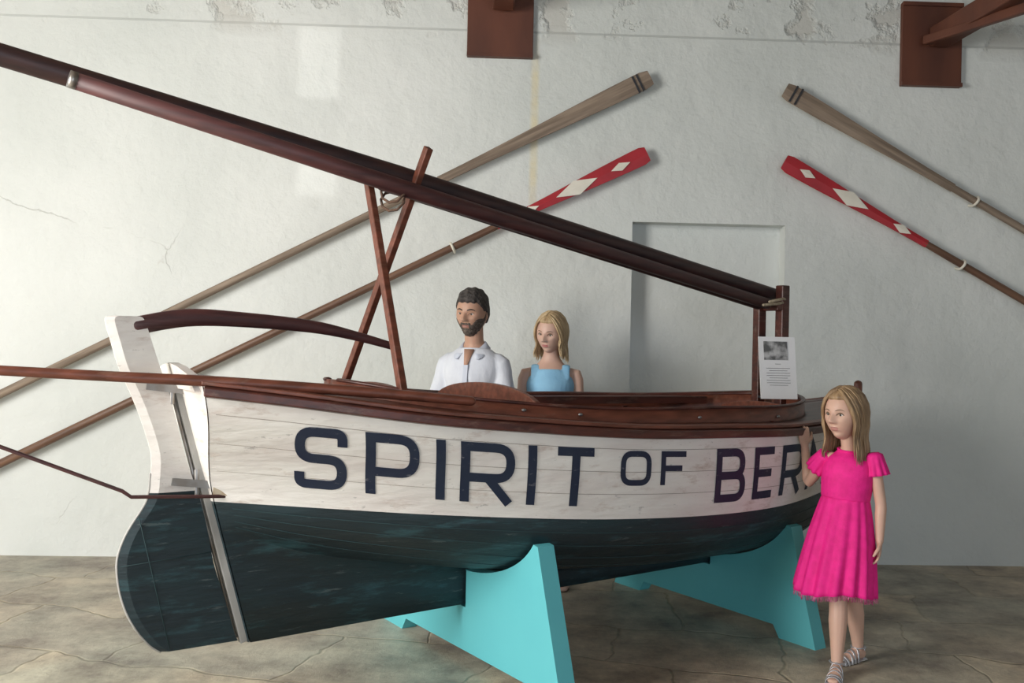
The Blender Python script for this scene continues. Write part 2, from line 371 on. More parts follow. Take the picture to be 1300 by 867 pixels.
for side,nm in((-1,'hull_starboard'),(1,'hull_port')):
    vs=[];fs=[];mi=[]
    for T in Ts:
        for r in rows: t,y,z=hull(T,r); vs.append(V((t,side*y,z)))
        t,y,z=hull(T,3.0); vs.append(V((t,0,z)))
    n=len(rows)+1
    for i in range(NT):
        for j in range(n-1):
            fs.append((i*n+j,(i+1)*n+j,(i+1)*n+j+1,i*n+j+1)); mi.append(0 if j<10 else 1)
    mk(nm,(vs,fs),[M_white,M_green],boat,mi=mi)
vs=[];fs=[]
ir=[.05,.3,.6,1,1.25,1.5,1.75,2]
Ti=[.05+3.7*i/60 for i in range(61)]
for T in Ti:
    ring=[]
    for r in ir: t,y,z=hull(T,r); ring.append(V((t,-max(y-.03,.001),z+.012)))
    for r in ir[::-1]: t,y,z=hull(T,r); ring.append(V((t,max(y-.03,.001),z+.012)))
    vs+=ring
n=len(ir)*2
for i in range(len(Ti)-1):
    for j in range(n-1): fs.append((i*n+j,(i+1)*n+j,(i+1)*n+j+1,i*n+j+1))
mk('inner_planking',(vs,fs),M_brown2,boat)
vs=[];fs=[];mi=[]
for r in rows:
    t,y,z=hull(0,r); vs+=[V((t-.004,-y,z)),V((t-.012,0,z)),V((t-.004,y,z))]
for j in range(len(rows)-1):
    for q in(0,1): fs.append((j*3+q,j*3+q+1,(j+1)*3+q+1,(j+1)*3+q)); mi.append(0 if j<10 else 1)
mk('transom',(vs,fs),[M_white,M_green],boat,mi=mi)
mk('transom_crown',extr([(-.26,1.25),(-.22,1.31),(-.10,1.335),(0,1.345),(.10,1.335),(.22,1.31),(.26,1.25)],lambda p,o:V((tpost(p[1])-.01+o,p[0],p[1])),.035),M_white,boat,smooth=False)
M_post=mat('worn_post_paint',(.50,.49,.46),(.28,.27,.25),scale=8,rough=.55,stretch=(1,1,.3))
mk('stern_post',beam((tpost(.25)-.018,0,.25),(tpost(1.30)-.018,0,1.30),.036,.034,up=(1,0,.2)),M_post,boat,smooth=False,bevel=.004)
mk('stem',loft([(tstem(z)+.012,0,z) for z in(.60,.75,.9,1.05,1.15,1.23)],[(.022,.03)]*6,xh=(0,1,0),k=3),M_brown2,boat)
M_seam=mat('seam',(.35,.3,.26),rough=.8)
for row in(.22,.47,.72):
    pts=[]
    for i in range(81):
        T=.02+3.93*i/80; t,y,z=hull(T,row); pts.append(V((t,-(y+.0002),z)))
    mk('plank_seam',loft(pts,[.0011]*81,xh=(0,0,1),n=6),M_seam,boat)
M_seam2=mat('seam_green',(.02,.05,.055),rough=.8)
for row in(1.12,1.25,1.40,1.56):
    pts=[]
    for i in range(81):
        T=.05+3.85*i/80; t,y,z=hull(T,row); pts.append(V((t,-(y+.0002),z)))
    mk('bottom_plank_seam',loft(pts,[.0018]*81,xh=(0,0,1),n=6),M_seam2,boat)
def sweep(fn,w,h,T0=0.0,T1=4.0,n=110):
    vs=[];fs=[]
    for i in range(n+1):
        T=T0+(T1-T0)*i/n; p=fn(T); q=fn(T+.01) if T<3.98 else p+(p-fn(T-.01)); tn=(q-p); tn.z=0; tn.normalize(); out=V((tn.y,-tn.x,0))
        for a,b in((-.5,-.5),(.5,-.35),(.5,.35),(-.5,.5)): vs.append(p+out*a*w+V((0,0,b*h)))
    for i in range(n):
        for j in range(4): fs.append((i*4+j,i*4+(j+1)%4,(i+1)*4+(j+1)%4,(i+1)*4+j))
    fs+= [(0,1,2,3),(n*4+3,n*4+2,n*4+1,n*4)]
    return vs,fs
def sheer(T,side,oy=0,oz=0):
    t,y,z=hull(min(T,4),0)
    return V((t,side*max(y+oy,.005),z+oz))
for side in(-1,1):
    mk('rub_rail',sweep(lambda T:sheer(T,side,.010,-.018),.04,.045),M_brown,boat,smooth=False,bevel=.004)
    mk('cap_rail',sweep(lambda T:sheer(T,side,-.018,.012),.05,.02),M_brown2,boat,smooth=False,bevel=.003)
c0,c1=.50,3.15
def cw(T):
    if T<=c0 or T>=c1: return 0
    x=(T-c0)/(c1-c0); f=(1-abs(2*x-1)**7)**.5
    return max(0,herm(HB,T)-.14)*f
def deck_z(T,y): b=herm(HB,T); return herm(ZS,T)+.004+.03*(1-(y/max(b,.01))**2)*min(1,b/.3)
Td=sorted(set([4*i/60 for i in range(61)]+[c0+(c1-c0)*(.5-.5*math.cos(math.pi*i/60)) for i in range(61)]))
for side in(-1,1):
    vs=[];fs=[]
    for T in Td:
        b=herm(HB,T)-.004; c=cw(T)
        for j in range(6):
            y=c+(b-c)*j/5; z=deck_z(T,y); vs.append(V((tshift(T,z),side*y,z)))
    for i in range(len(Td)-1):
        for j in range(5): fs.append((i*6+j,(i+1)*6+j,(i+1)*6+j+1,i*6+j+1))
    mk('deck',(vs,fs),M_brown,boat,solid=.012)
Tc=[c0+(c1-c0)*(.5-.5*math.cos(math.pi*i/80)) for i in range(81)]
for side in(-1,1):
    vs=[];fs=[]
    for T in Tc:
        y=cw(T); z=deck_z(T,y); t=tshift(T,z)
        hh=.055+.02*sm(1.0,2.4,T)
        vs+=[V((t,side*y,z-.09)),V((t,side*y,z+hh))]
    for i in range(80): fs.append((i*2,i*2+2,i*2+3,i*2+1))
    mk('coaming',(vs,fs),M_brown2,boat,solid=.02)
    mk('coaming_cap',loft([vs[i*2+1] for i in range(2,79)],[(.016,.009)]*77,xh=(0,1,0),n=8),M_brown,boat)
def arch(name,T,hw,z0,h,m,y0=0):
    pl=[(-hw,z0)]+[( -hw*math.cos(math.pi*i/20),z0+.03+h*math.sin(math.pi*i/20)**.8) for i in range(21)]+[(hw,z0)]
    mk(name,extr(pl,lambda p,o:V((T+o,y0+p[0],p[1])),.025),m,boat,smooth=False,bevel=.003)
arch('aft_arch_board',.60,.34,1.15,.085,M_brown2,.02)
arch('cockpit_arch_board',1.15,.46,1.10,.130,M_brown2,0)
arch('forward_arch_board',3.0,.34,1.0,.11,M_brown2,0)
for T,hw in((1.75,.66),(2.45,.60)):
    mk('thwart',box((T,0,.99),(.2,2*hw,.03)),M_brown2,boat,smooth=False,bevel=.004)
    mk('thwart_knee',join(box((T,hw*.92,1.03),(.03,.06,.12)),box((T,-hw*.92,1.03),(.03,.06,.12))),M_brown,boat,smooth=False)
for y in(.40,.50): mk('fore_aft_stringer',beam((1.3,y,1.150),(2.9,y*.82,1.13),.03,.04),M_brown if y<.45 else M_brown2,boat,smooth=False)
mk('floor_boards',box((1.9,0,.62),(2.2,.7,.02)),M_brown2,boat,smooth=False)
for T in(1.0,1.25,1.9,2.5): 
    y=cw(T)+.012; z=deck_z(T,y)+.03; mk('fitting',ell((tshift(T,z),-y-.004,z),(.012,.006,.007),n=10,m=6),M_metal,boat)
# rudder
RU=[(1.515,-.470,-.37),(1.50,-.487,-.352),(1.42,-.465,-.325),(1.33,-.438,-.295),(1.24,-.398,-.262),(1.14,-.358,-.235),(1.007,-.318,-.200),(.90,-.318,-.165),(.86,-.322,-.150),
(.8175,-.334,-.136),(.745,-.380,-.117),(.69,-.408,-.105),(.623,-.427,-.092),(.55,-.424,-.075),(.476,-.409,-.05),(.41,-.385,-.03),(.35,-.352,-.012),(.31,-.322,.0),(.285,-.30,.008),(.262,-.27,.018)]
ra=crv([(a,z,0) for z,a,f in RU],3); rf=crv([(f,z,0) for z,a,f in RU],3)
vs=[];fs=[];mi=[]
for p,q in zip(ra,rf):
    z=p.y; th=.019
    vs+=[V((p.x,-.004,z)),V((p.x+.03,-th,z)),V((q.x,-th,z)),V((q.x,th,q.y)),V((p.x+.03,th,z)),V((p.x,.004,z))]
for i in range(len(ra)-1):
    for j in range(6): fs.append((i*6+j,i*6+(j+1)%6,(i+1)*6+(j+1)%6,(i+1)*6+j)); mi.append(0 if ra[i].y>.87 else 1)
fs+=[tuple(range(6)),tuple(range(len(vs)-6,len(vs)))]; mi+=[0,1]
mk('rudder',(vs,fs),[M_white,M_green],boat,mi=mi,smooth=False)
mk('rudder_edge',loft([V((p.x-.001,0,p.y)) for p in ra[20:]],[.005]*len(ra[20:]),xh=(0,1,0),n=8),M_post,boat)
mk('rudder_plank_joint',join(rod((-.36,-.0195,.78),(-.24,-.0195,.27),.0018,6),rod((-.42,-.0195,.60),(-.09,-.0195,.62),.0015,6)),M_seam2,boat)
for z in(.88,1.24):
    tp=tpost(z)
    mk('pintle',join(beam((tp-.14,-.026,z+.02),(tp+.01,-.035,z),.008,.028),beam((tp-.14,.026,z+.02),(tp+.01,.035,z),.008,.028),rod((tp-.045,-.01,z-.05),(tp-.045,-.01,z+.06),.012)),M_metal,boat,smooth=False)
mk('gudgeon',beam((tpost(.85),-.045,.86),(tpost(.85)+.13,-.085,.845),.01,.03),M_brass,boat,smooth=False)
mk('rudder_rod',rod((tpost(.27)-.044,0,.27),(tpost(1.28)-.044,0,1.28),.007),M_metal,boat)
mk('tiller',loft([(-.38,0,1.48),(-.20,0,1.515),(.0,0,1.515),(.3,0,1.495),(.5,0,1.46),(.69,0,1.415)],[(.022,.034),(.022,.034),(.021,.03),(.02,.026),(.017,.02),(.014,.016)],xh=(0,1,0),k=5),M_spar2,boat)
mk('boomkin',loft([(.75,-.53,1.215),(.35,-.43,1.25),(-.15,-.29,1.285),(-.55,-.18,1.305),(-1.6,.12,1.36)],[(.022,.018),(.022,.02),(.022,.02),(.02,.018),(.016,.015)],xh=(0,1,0),k=5),M_brown2,boat)
mk('boomkin_stay',loft([(.02,-.05,.83),(-.40,-.075,.862),(-.43,-.072,.885),(-1.5,.09,1.36)],[.007]*4,xh=(0,1,0),n=8),M_spar2,boat)
# spars
mk('mast_spar',loft([(-1.7,.02,2.535),(.68,.02,2.16),(3.16,.02,1.745)],[.036,.046,.036],xh=(0,1,0)),M_spar,boat)
mk('gaff_spar',loft([(-.62,-.085,2.325),(.68,-.07,2.09),(2.98,-.06,1.69)],[.030,.036,.030],xh=(0,1,0),round_cap=False),M_spar2,boat)
mk('boom_spar',loft([(.62,.03,2.105),(3.0,.03,1.685)],[.018,.024],xh=(0,1,0)),M_spar,boat)
mk('spar_ferrule',rod((-.635,-.085,2.328),(-.61,-.085,2.323),.0315),M_metal,boat)
mk('spar_rope_end',join(loft([(2.9,-.10,1.68),(3.0,-.11,1.69),(3.08,-.08,1.70)],[.008]*3,xh=(0,1,0),n=8),loft([(2.95,-.10,1.70),(3.05,-.11,1.72),(3.1,-.08,1.72)],[.008]*3,xh=(0,1,0),n=8)),M_rope,boat)
fa,fb=(.56,-.33,1.215),(.65,.50,1.16)
mk('crutch_leg',beam(fa,(.60,.12,2.14),.04,.03,up=(1,0,0)),M_brown2,boat,smooth=False,bevel=.004)
mk('crutch_leg',beam(fb,(.77,-.11,2.27),.04,.03,up=(1,0,0)),M_brown2,boat,smooth=False,bevel=.004)
mk('crutch_lashing',loft([(.66+.035*math.cos(a),.0+.09*math.sin(a),2.03+.06*math.sin(a*1.0+.8)+.004*i) for i,a in enumerate([j*.7 for j in range(20)])],[.006]*20,xh=(0,0,1),n=6),mat('dark_rope',(.16,.09,.06),(.1,.06,.04),scale=60,rough=.9),boat)
mk('cradle_post',join(beam((3.11,-.055,1.0),(3.11,-.055,1.80),.055,.06),beam((3.04,.05,1.0),(3.04,.05,1.72),.05,.06),beam((3.07,-.08,1.68),(3.07,.08,1.68),.06,.05)),M_brown,boat,smooth=False,bevel=.006)
# letters ----------------------------------------------------
def fillet(P,rs,closed=False):
    out=[];n=len(P)
    for i,p in enumerate(P):
        p=V((p[0],p[1],0)); r=rs[i] if isinstance(rs,(list,tuple)) else rs
        if (not closed and i in(0,n-1)) or r<=0: out.append(p); continue
        a=V((*P[i-1],0))-p; b=V((*P[(i+1)%n],0))-p; 
        rr=min(r,a.length*.499,b.length*.499); a=p+a.normalized()*rr; b=p+b.normalized()*rr
        for j in range(9):
            t=j/8; out.append((1-t)**2*a+2*t*(1-t)*p+t*t*b)
    return out
ST=.15
def glyph(ch,w,h):
    s=ST*h/2; x0,x1=s,w-s; b,t=s,h-s; m=h*.5; rr=.25*h
    F=lambda P,r,c=False:(fillet(P,r,c),c)
    if ch=='S': return [F([(x1,h*.72),(x1,t),(x0,t),(x0,m),(x1,m),(x1,b),(x0,b),(x0,h*.27)],rr)]
    if ch=='P': return [F([(x0,0),(x0,t),(x1,t),(x1,h*.38),(x0,h*.38)],[0,0,rr,rr,0])]
    if ch=='R': return [F([(x0,0),(x0,t),(x1,t),(x1,h*.42),(x0,h*.42)],[0,0,rr,rr,0]),F([(w*.5,h*.42),(x1,0)],0)]
    if ch=='B': return [F([(x0,0),(x0,t),(x1*.95,t),(x1*.95,m),(x0,m)],[0,0,rr,rr*.9,0]),F([(x0,m),(x1,m),(x1,b),(x0,b)],[0,rr*.9,rr,0])]
    if ch=='I': return [F([(w/2,0),(w/2,h)],0)]
    if ch=='T': return [F([(0,t),(w,t)],0),F([(w/2,0),(w/2,t)],0)]
    if ch=='O': return [F([(x0,b),(x0,t),(x1,t),(x1,b)],rr*1.2,True)]
    if ch=='F': return [F([(x0,0),(x0,t),(w,t)],0),F([(x0,m),(w*.85,m)],0)]
    if ch=='E': return [F([(w,b),(x0,b),(x0,t),(w,t)],0),F([(x0,m),(w*.9,m)],0)]
    if ch=='M': return [F([(x0,0),(x0,h*.97),(w/2,h*.3),(x1,h*.97),(x1,0)],0)]
    if ch=='U': return [F([(x0,h),(x0,b),(x1,b),(x1,h)],rr)]
    if ch=='D': return [F([(x0,b),(x0,t),(x1,t),(x1,b)],[0,rr,rr,0],True)]
    if ch=='A': return [F([(x0,0),(w/2,t),(x1,0)],0),F([(w*.25,h*.3),(w*.75,h*.3)],0)]
def ribbon(P,closed,sw):
    Q=[]
    n=len(P); segs=n if closed else n-1
    for i in range(segs):
        a=P[i]; b=P[(i+1)%n]; k=max(1,int((b-a).length/.02))
        for j in range(k): Q.append(a+(b-a)*j/k)
    if not closed: Q.append(P[-1])
    N=len(Q); vs=[];fs=[]
    for i in range(N):
        a=Q[i-1] if (i>0 or closed) else None; c=Q[(i+1)%N] if (i<N-1 or closed) else None; p=Q[i]
        d1=(p-a).normalized() if a is not None else (c-p).normalized()
        d2=(c-p).normalized() if c is not None else d1
        n1=V((-d1.y,d1.x,0)); n2=V((-d2.y,d2.x,0)); mm=(n1+n2); 
        if mm.length<.1: mm=n1
        mm.normalize(); k=min(1/max(mm.dot(n1),.3),2.2)
        for q in(-1,-.5,0,.5,1): vs.append(p+mm*k*sw/2*q)
    for i in range(N if closed else N-1):
        for j in range(4): fs.append((i*5+j,i*5+j+1,((i+1)%N)*5+j+1,((i+1)%N)*5+j))
    return vs,fs
def on_hull(T,z,off,zref=None):
    if zref is not None:
        if T<1: T=T-.85*(tpost(z)-tpost(zref))*(1-T)
        T+=(.10+.14*(1-sm(.3,1.3,T)))*(zref-z)
    T=max(T,0)
    zs,zw=herm(ZS,T),herm(ZW,T); r=max(0,min(1,(zs-z)/(zs-zw))); y=top_y(T,r)
    t=tshift(T,z); y2=top_y(T+.02,r); n=V((-(y2-y)/.02,1,0)).normalized()
    return V((t+n.x*off,-(y+n.y*off),z))
def base(T): return herm(ZW,T)+.055+.03*(1-sm(0,1.0,T))
LET=[('S',.235,.385,0,.25),('P',.44,.60,0,.25),('I',.65,.69,0,.245),('R',.735,.92,0,.245),('I',.965,1.005,0,.245),('T',1.085,1.245,0,.245),
('O',1.375,1.525,.09,.145),('F',1.58,1.715,.09,.145),('B',1.90,2.10,.0,.245),('E',2.16,2.31,.0,.245),('R',2.38,2.59,.0,.245),('M',2.66,2.92,0,.24),('U',2.97,3.15,0,.24),('D',3.20,3.38,0,.24),('A',3.42,3.62,0,.24)]
parts=[]
for ch,ta,tb,dz_,h in LET:
    zm=base(ta)+.1
    A=on_hull(ta,zm,0);B=on_hull(tb,zm,0); w=(B-A).length
    for P,c in glyph(ch,w,h):
        v,f=ribbon(P,c,ST*h*(1.15 if h<.2 else 1))
        parts.append(([on_hull(ta+(tb-ta)*p.x/w,base(ta+(tb-ta)*p.x/w)+dz_+p.y,.0028,base(ta)+.12) for p in v],f))
mk('name_lettering',join(*parts),M_navy,boat,smooth=False)

# ------------------------------------------------------------------ stands
def stand(tc,bw,T_at):
    e=empty('boat_stand',(0,0,0)); 
    e.matrix_world=Matrix.Translation(V(BO))@Matrix.Rotation(BR,4,'Z')@Matrix.Translation((tc,0,0))
    prof=[]
    for i in range(17):
        r=1.2+.8*i/16; t,y,z=hull(T_at,r); prof.append((y,z-.012))
    zk=herm(ZK,T_at)-.012
    right=[(bw,0),(prof[0][0]+.03,prof[0][1]-.005)]+prof+[(.045,prof[-1][1]),(.045,zk)]
    left=[(-x,z) for x,z in right[::-1]]
    bottom=[(-bw+.22,0),(-bw+.26,.06),(bw-.26,.06),(bw-.22,0)]
    poly=right+left+bottom
    mk('cradle_board',extr(poly,lambda p,o:V((o,-p[0],p[1])),.08),M_cyan,e,smooth=False,bevel=.004)
stand(1.08,.78,1.08); stand(2.62,.74,2.62)

# ------------------------------------------------------------------ sign on the foredeck
sg=empty('information_sign',(1.425,5.02,1.17),math.radians(6))
tilt=Matrix.Rotation(math.radians(-10),3,'X')
def sb(name,c,s,m): mk(name,([tilt@v for v in box(c,s)[0]],box(c,s)[1]),m,sg,smooth=False)
M_paper=mat('sign_paper',(.72,.72,.72),(.68,.68,.69),rough=.5)
sb('board',(0,0,.17),(.20,.008,.335),M_paper)
sb('photo_print',(-.01,-.006,.262),(.13,.003,.10),mat('photo_print',(.10,.10,.10),(.45,.45,.45),scale=14,rough=.4,contrast=(.45,.6)))
for i in range(9): sb('text_line',(0,-.0055,.19-.013*i-(.01 if i>0 else 0)),((.03 if i==0 else .13-.03*(i%3==2)),.002,.0022),mat('text_grey',(.2,.2,.2)) if i==0 else bpy.data.materials['text_grey'])
mk('easel_foot',join(box((0,.05,.01),(.16,.1,.012)),beam((0,.045,.15),(0,.10,.01),.02,.008)),M_dark,sg,smooth=False)

# ------------------------------------------------------------------ PEOPLE
def headpt(dx,dy,dz,off=0):
    p=2.25; rr=(abs(dx)**p+abs(dy)**p+abs(dz)**p)**(-1/p)
    x,y,z=.66*dx*rr,.86*dy*rr,1.0*dz*rr
    low=sm(0,1,-z)
    x*=1-.30*low
    if y>0:
        y*=1-.5*sm(0,.9,-z)
        if z>-.2: y*=1.06
    else: y*=1-.05*low
    if z>.2: x*=1-.06*sm(.2,1,z)
    if y<-.1:
        ax=abs(x); g=lambda a,s:math.exp(-(a/s)**2)
        if z>-.22: prof=sm(.22,-.2,z)
        else: prof=1-sm(-.22,-.33,z)
        o=.24*g(x,.085+.03*sm(.1,-.2,z))*prof*(z<.25)
        o+=.07*g(ax-.11,.05)*g(z+.245,.06)
        o-=.085*g(ax-.27,.15)*g(z-.04,.13)
        o+=.035*g(ax-.25,.2)*g(z-.19,.07)
        o+=.035*g(ax-.40,.14)*g(z+.16,.16)
        o+=.042*g(x,.18)*g(z+.45,.045)+.046*g(x,.15)*g(z+.54,.045)
        o-=.03*g(x,.2)*g(z+.495,.02)
        o-=.03*g(x,.3)*g(z+.66,.06)
        o+=.09*g(x,.2)*g(z+.85,.12)
        y-=o
    return V((x,y,z))
def make_head(parent,c,h,yaw,pitch,roll,skinm,hairm,lip,style,browm):
    s=h/2
    H=empty('head',c); H.parent=parent
    H.rotation_euler=(pitch,roll,yaw)
    NU,NV=120,100
    def shell(fn,u=NU,v=NV):
        vs=[];fs=[]
        for j in range(v+1):
            ph=math.pi*min(max(j/v,.003),.997)
            for i in range(u):
                th=2*math.pi*i/u; d=(math.sin(ph)*math.sin(th),-math.sin(ph)*math.cos(th),math.cos(ph))
                vs.append(fn(d))
        for j in range(v):
            for i in range(u): fs.append((j*u+i,j*u+(i+1)%u,(j+1)*u+(i+1)%u,(j+1)*u+i))
        fs.append(tuple(range(u))); fs.append(tuple(range(v*u,v*u+u)))
        return vs,fs
    vf=shell(lambda d:headpt(*d)*s)
    ob=mk('face',vf,[skinm,lip],H)
    for p in ob.data.polygons:
        cc=p.center/s
        if cc.y<-.3 and -.575<cc.z<-.425 and abs(cc.x)<.165*(1-((cc.z+.5)/.11)**2*.6) : p.material_index=1
    def sy(x,z):
        best=None;bd=9
        for v in vf[0]:
            if v.y<0:
                d=abs(v.x/s-x)+abs(v.z/s-z)
                if d<bd: bd=d;best=v.y/s
        return best
    for sd in(-1,1):
        ex,ez=.265*sd,.04; ey=sy(ex,ez)
        mk('eye',ell((ex*s,(ey+.075)*s,ez*s),(.105*s,.105*s,.085*s),n=20,m=14),M_eye,H)
        mk('iris',ell((ex*s,(ey-.008)*s,ez*s),(.052*s,.026*s,.056*s),n=16,m=10),M_iris,H)
        lid=[V(((ex+.125*q)*s,(sy(ex+.125*q,ez+.075*(1-q*q))-.012)*s,(ez+.085*(1-q*q)-.01)*s)) for q in(-1,-.6,-.2,.2,.6,1)]
        mk('eyelid',loft(lid,[.016*s,.024*s,.028*s,.028*s,.024*s,.016*s],xh=(0,0,1),n=8,k=2),browm if style!='man' else skinm,H)
        br=[V((sd*x*s,(sy(x*sd,z)-.01)*s,z*s)) for x,z in((.13,.20),(.22,.235),(.32,.24),(.42,.19))]
        mk('eyebrow',loft(br,[.022*s,.03*s,.026*s,.012*s] if style=='man' else [.012*s,.017*s,.015*s,.007*s],xh=(0,0,1),n=8,k=3),browm,H)
        R=Matrix.Rotation(sd*.35,3,'Z')
        mk('ear',join(ell((sd*.655*s,.08*s,-.03*s),(.05*s,.13*s,.21*s),R=R),ell((sd*.63*s,.05*s,-.18*s),(.04*s,.07*s,.08*s))),skinm,H)
    if style=='man':
        def hf(d):
            p=headpt(*d); x,y,z=p
            line=.52-.9*max(0,(y+.55))*1.2
            line=max(line,-.42 if y>.25 else (-.12 if y>-.02 else .15))
            n=.03*math.sin(23*x+9*y)+.02*math.sin(31*y+17*z)
            m=sm(line-.05,line+.05,z+n*.5)
            if y<-.45: m*=sm(.40,.5,z)
            dd=V((d[0],d[1]*.9,d[2])).normalized()
            th=.05+.10*sm(.3,1,z)+.05*sm(.2,-.7,y)*sm(.3,.8,z)+n*.6
            return (p+dd*(th*m-.06*(1-m)))*s
        mk('hair',shell(hf),hairm,H)
        def bf(d):
            p=headpt(*d); x,y,z=p; ax=abs(x)
            top=-.46+.30*sm(.22,.55,ax)+.22*sm(-.25,-.02,y)
            if ax<.24: top=-.345+.01*sm(.1,.24,ax)
            m=sm(top-.03,top+.03,-z+2*top)*sm(.06,-.02,y)
            m*=1-sm(.17,.12,ax)*sm(-.60,-.575,z)*sm(-.45,-.47,z)
            n=.008*math.sin(41*x+19*z)+.006*math.sin(67*z)
            return (p+V(d).normalized()*((.016+n+.035*sm(.6,1,-z))*m-.05*(1-m)))*s
        mk('beard',shell(bf),M_beard,H)
    else:
        def hf(d):
            p=headpt(*d); x,y,z=p
            line=.62 if y<-.5 else (.62-1.9*(y+.5) if y<-.1 else -.14-.8*(y+.1))
            line=max(line,-.75)
            m=sm(line-.06,line+.06,z)
            dd=V(d).normalized(); part=.035*math.exp(-(x/.04)**2)*(y<.3)
            return (p+dd*((.09-part)*m-.06*(1-m)))*s
        mk('scalp_hair',shell(hf),hairm,H)
        L=2.05 if style=='girl' else 1.42
        parts=[]; rnd=random.Random(3 if style=='girl' else 5)
        K=210
        for k in range(K):
            az=math.radians(-118+236*(k+.5)/K+rnd.uniform(-2,2)); a=abs(az)
            sg_=1 if az>0 else -1
            def surf(v,o):
                v=v.normalized(); return headpt(*v)+v*o
            d0=V((sg_*.04,.5-1.0*(a/math.radians(118)),.9)).normalized()
            d1=V((math.sin(az),math.cos(az),-.15)).normalized()
            pts=[];o=rnd.uniform(.06,.12)
            for q in range(7):
                t=q/6; pts.append(surf(d0.lerp(d1,t),o+.03*t))
            last=pts[-1]; out=V((last.x,last.y,0)).normalized()
            ln=L*rnd.uniform(.86,1.03)-(.25*(a>1.6))
            wav=rnd.uniform(0,6.3)
            for q in range(1,8):
                t=q/7; z=last.z-t*(ln-.1)
                inward=-.10*sm(0,.4,t)+.14*sm(.3,1,t)
                if last.y<.1: inward+=.02
                pts.append(V((last.x+out.x*inward+.03*math.sin(wav+t*6),last.y+out.y*inward*.6+ (.05*t if last.y<0 else -.02*t)+.03*math.cos(wav+t*6),z)))
            rr=rnd.uniform(.035,.058)
            rad=[rr*.6]+[rr]*9+[rr*.95,rr*.8,rr*.5,rr*.15]
            parts.append(loft([p*s for p in pts],[(r*s,r*s*.7) for r in rad],xh=(1,0,.1),n=6))
        mk('hair_locks',join(*parts),hairm,H)
    return H
def hand(wr,d,pn,sc,curl=.35,side=1,spread=.05,thumb_in=.5):
    wr=V(wr);d=V(d).normalized();pn=V(pn);pn=(pn-d*pn.dot(d)).normalized(); w=d.cross(pn)*side
    P=[]
    P.append(loft([wr-d*.01*sc,wr+d*.03*sc,wr+d*.065*sc,wr+d*.085*sc],[(.024*sc,.017*sc),(.034*sc,.016*sc),(.038*sc,.013*sc),(.036*sc,.010*sc)],xh=w,n=14,k=2))
    for i,(o,l,r) in enumerate(((.029,.070,.0088),(.010,.078,.009),(-.010,.072,.0085),(-.028,.057,.0075))):
        b=wr+d*(.078-.004*abs(i-1.2))*sc+w*o*sc; c=curl*(1+.12*i); dd=(d+w*spread*(1.5-i)).normalized(); pts=[b-d*.02*sc,b]; p=b; ang=c*.5
        for f in(.45,.31,.24):
            v=dd*math.cos(ang)+pn*math.sin(ang); p=p+v*l*f*sc; pts.append(p); ang+=c
        P.append(loft(pts,[r*sc,r*sc,r*sc*.95,r*sc*.88,r*sc*.75],xh=w,n=10))
    b=wr+d*.022*sc+w*.026*sc; v1=(d*.62+w*.75+pn*.25).normalized(); v2=(d*.9+w*.25+pn*thumb_in).normalized()
    P.append(loft([b-v1*.012*sc,b+v1*.028*sc,b+v1*.028*sc+v2*.03*sc,b+v1*.028*sc+v2*.052*sc],[.014*sc,.0115*sc,.0105*sc,.008*sc],xh=w,n=10))
    return P

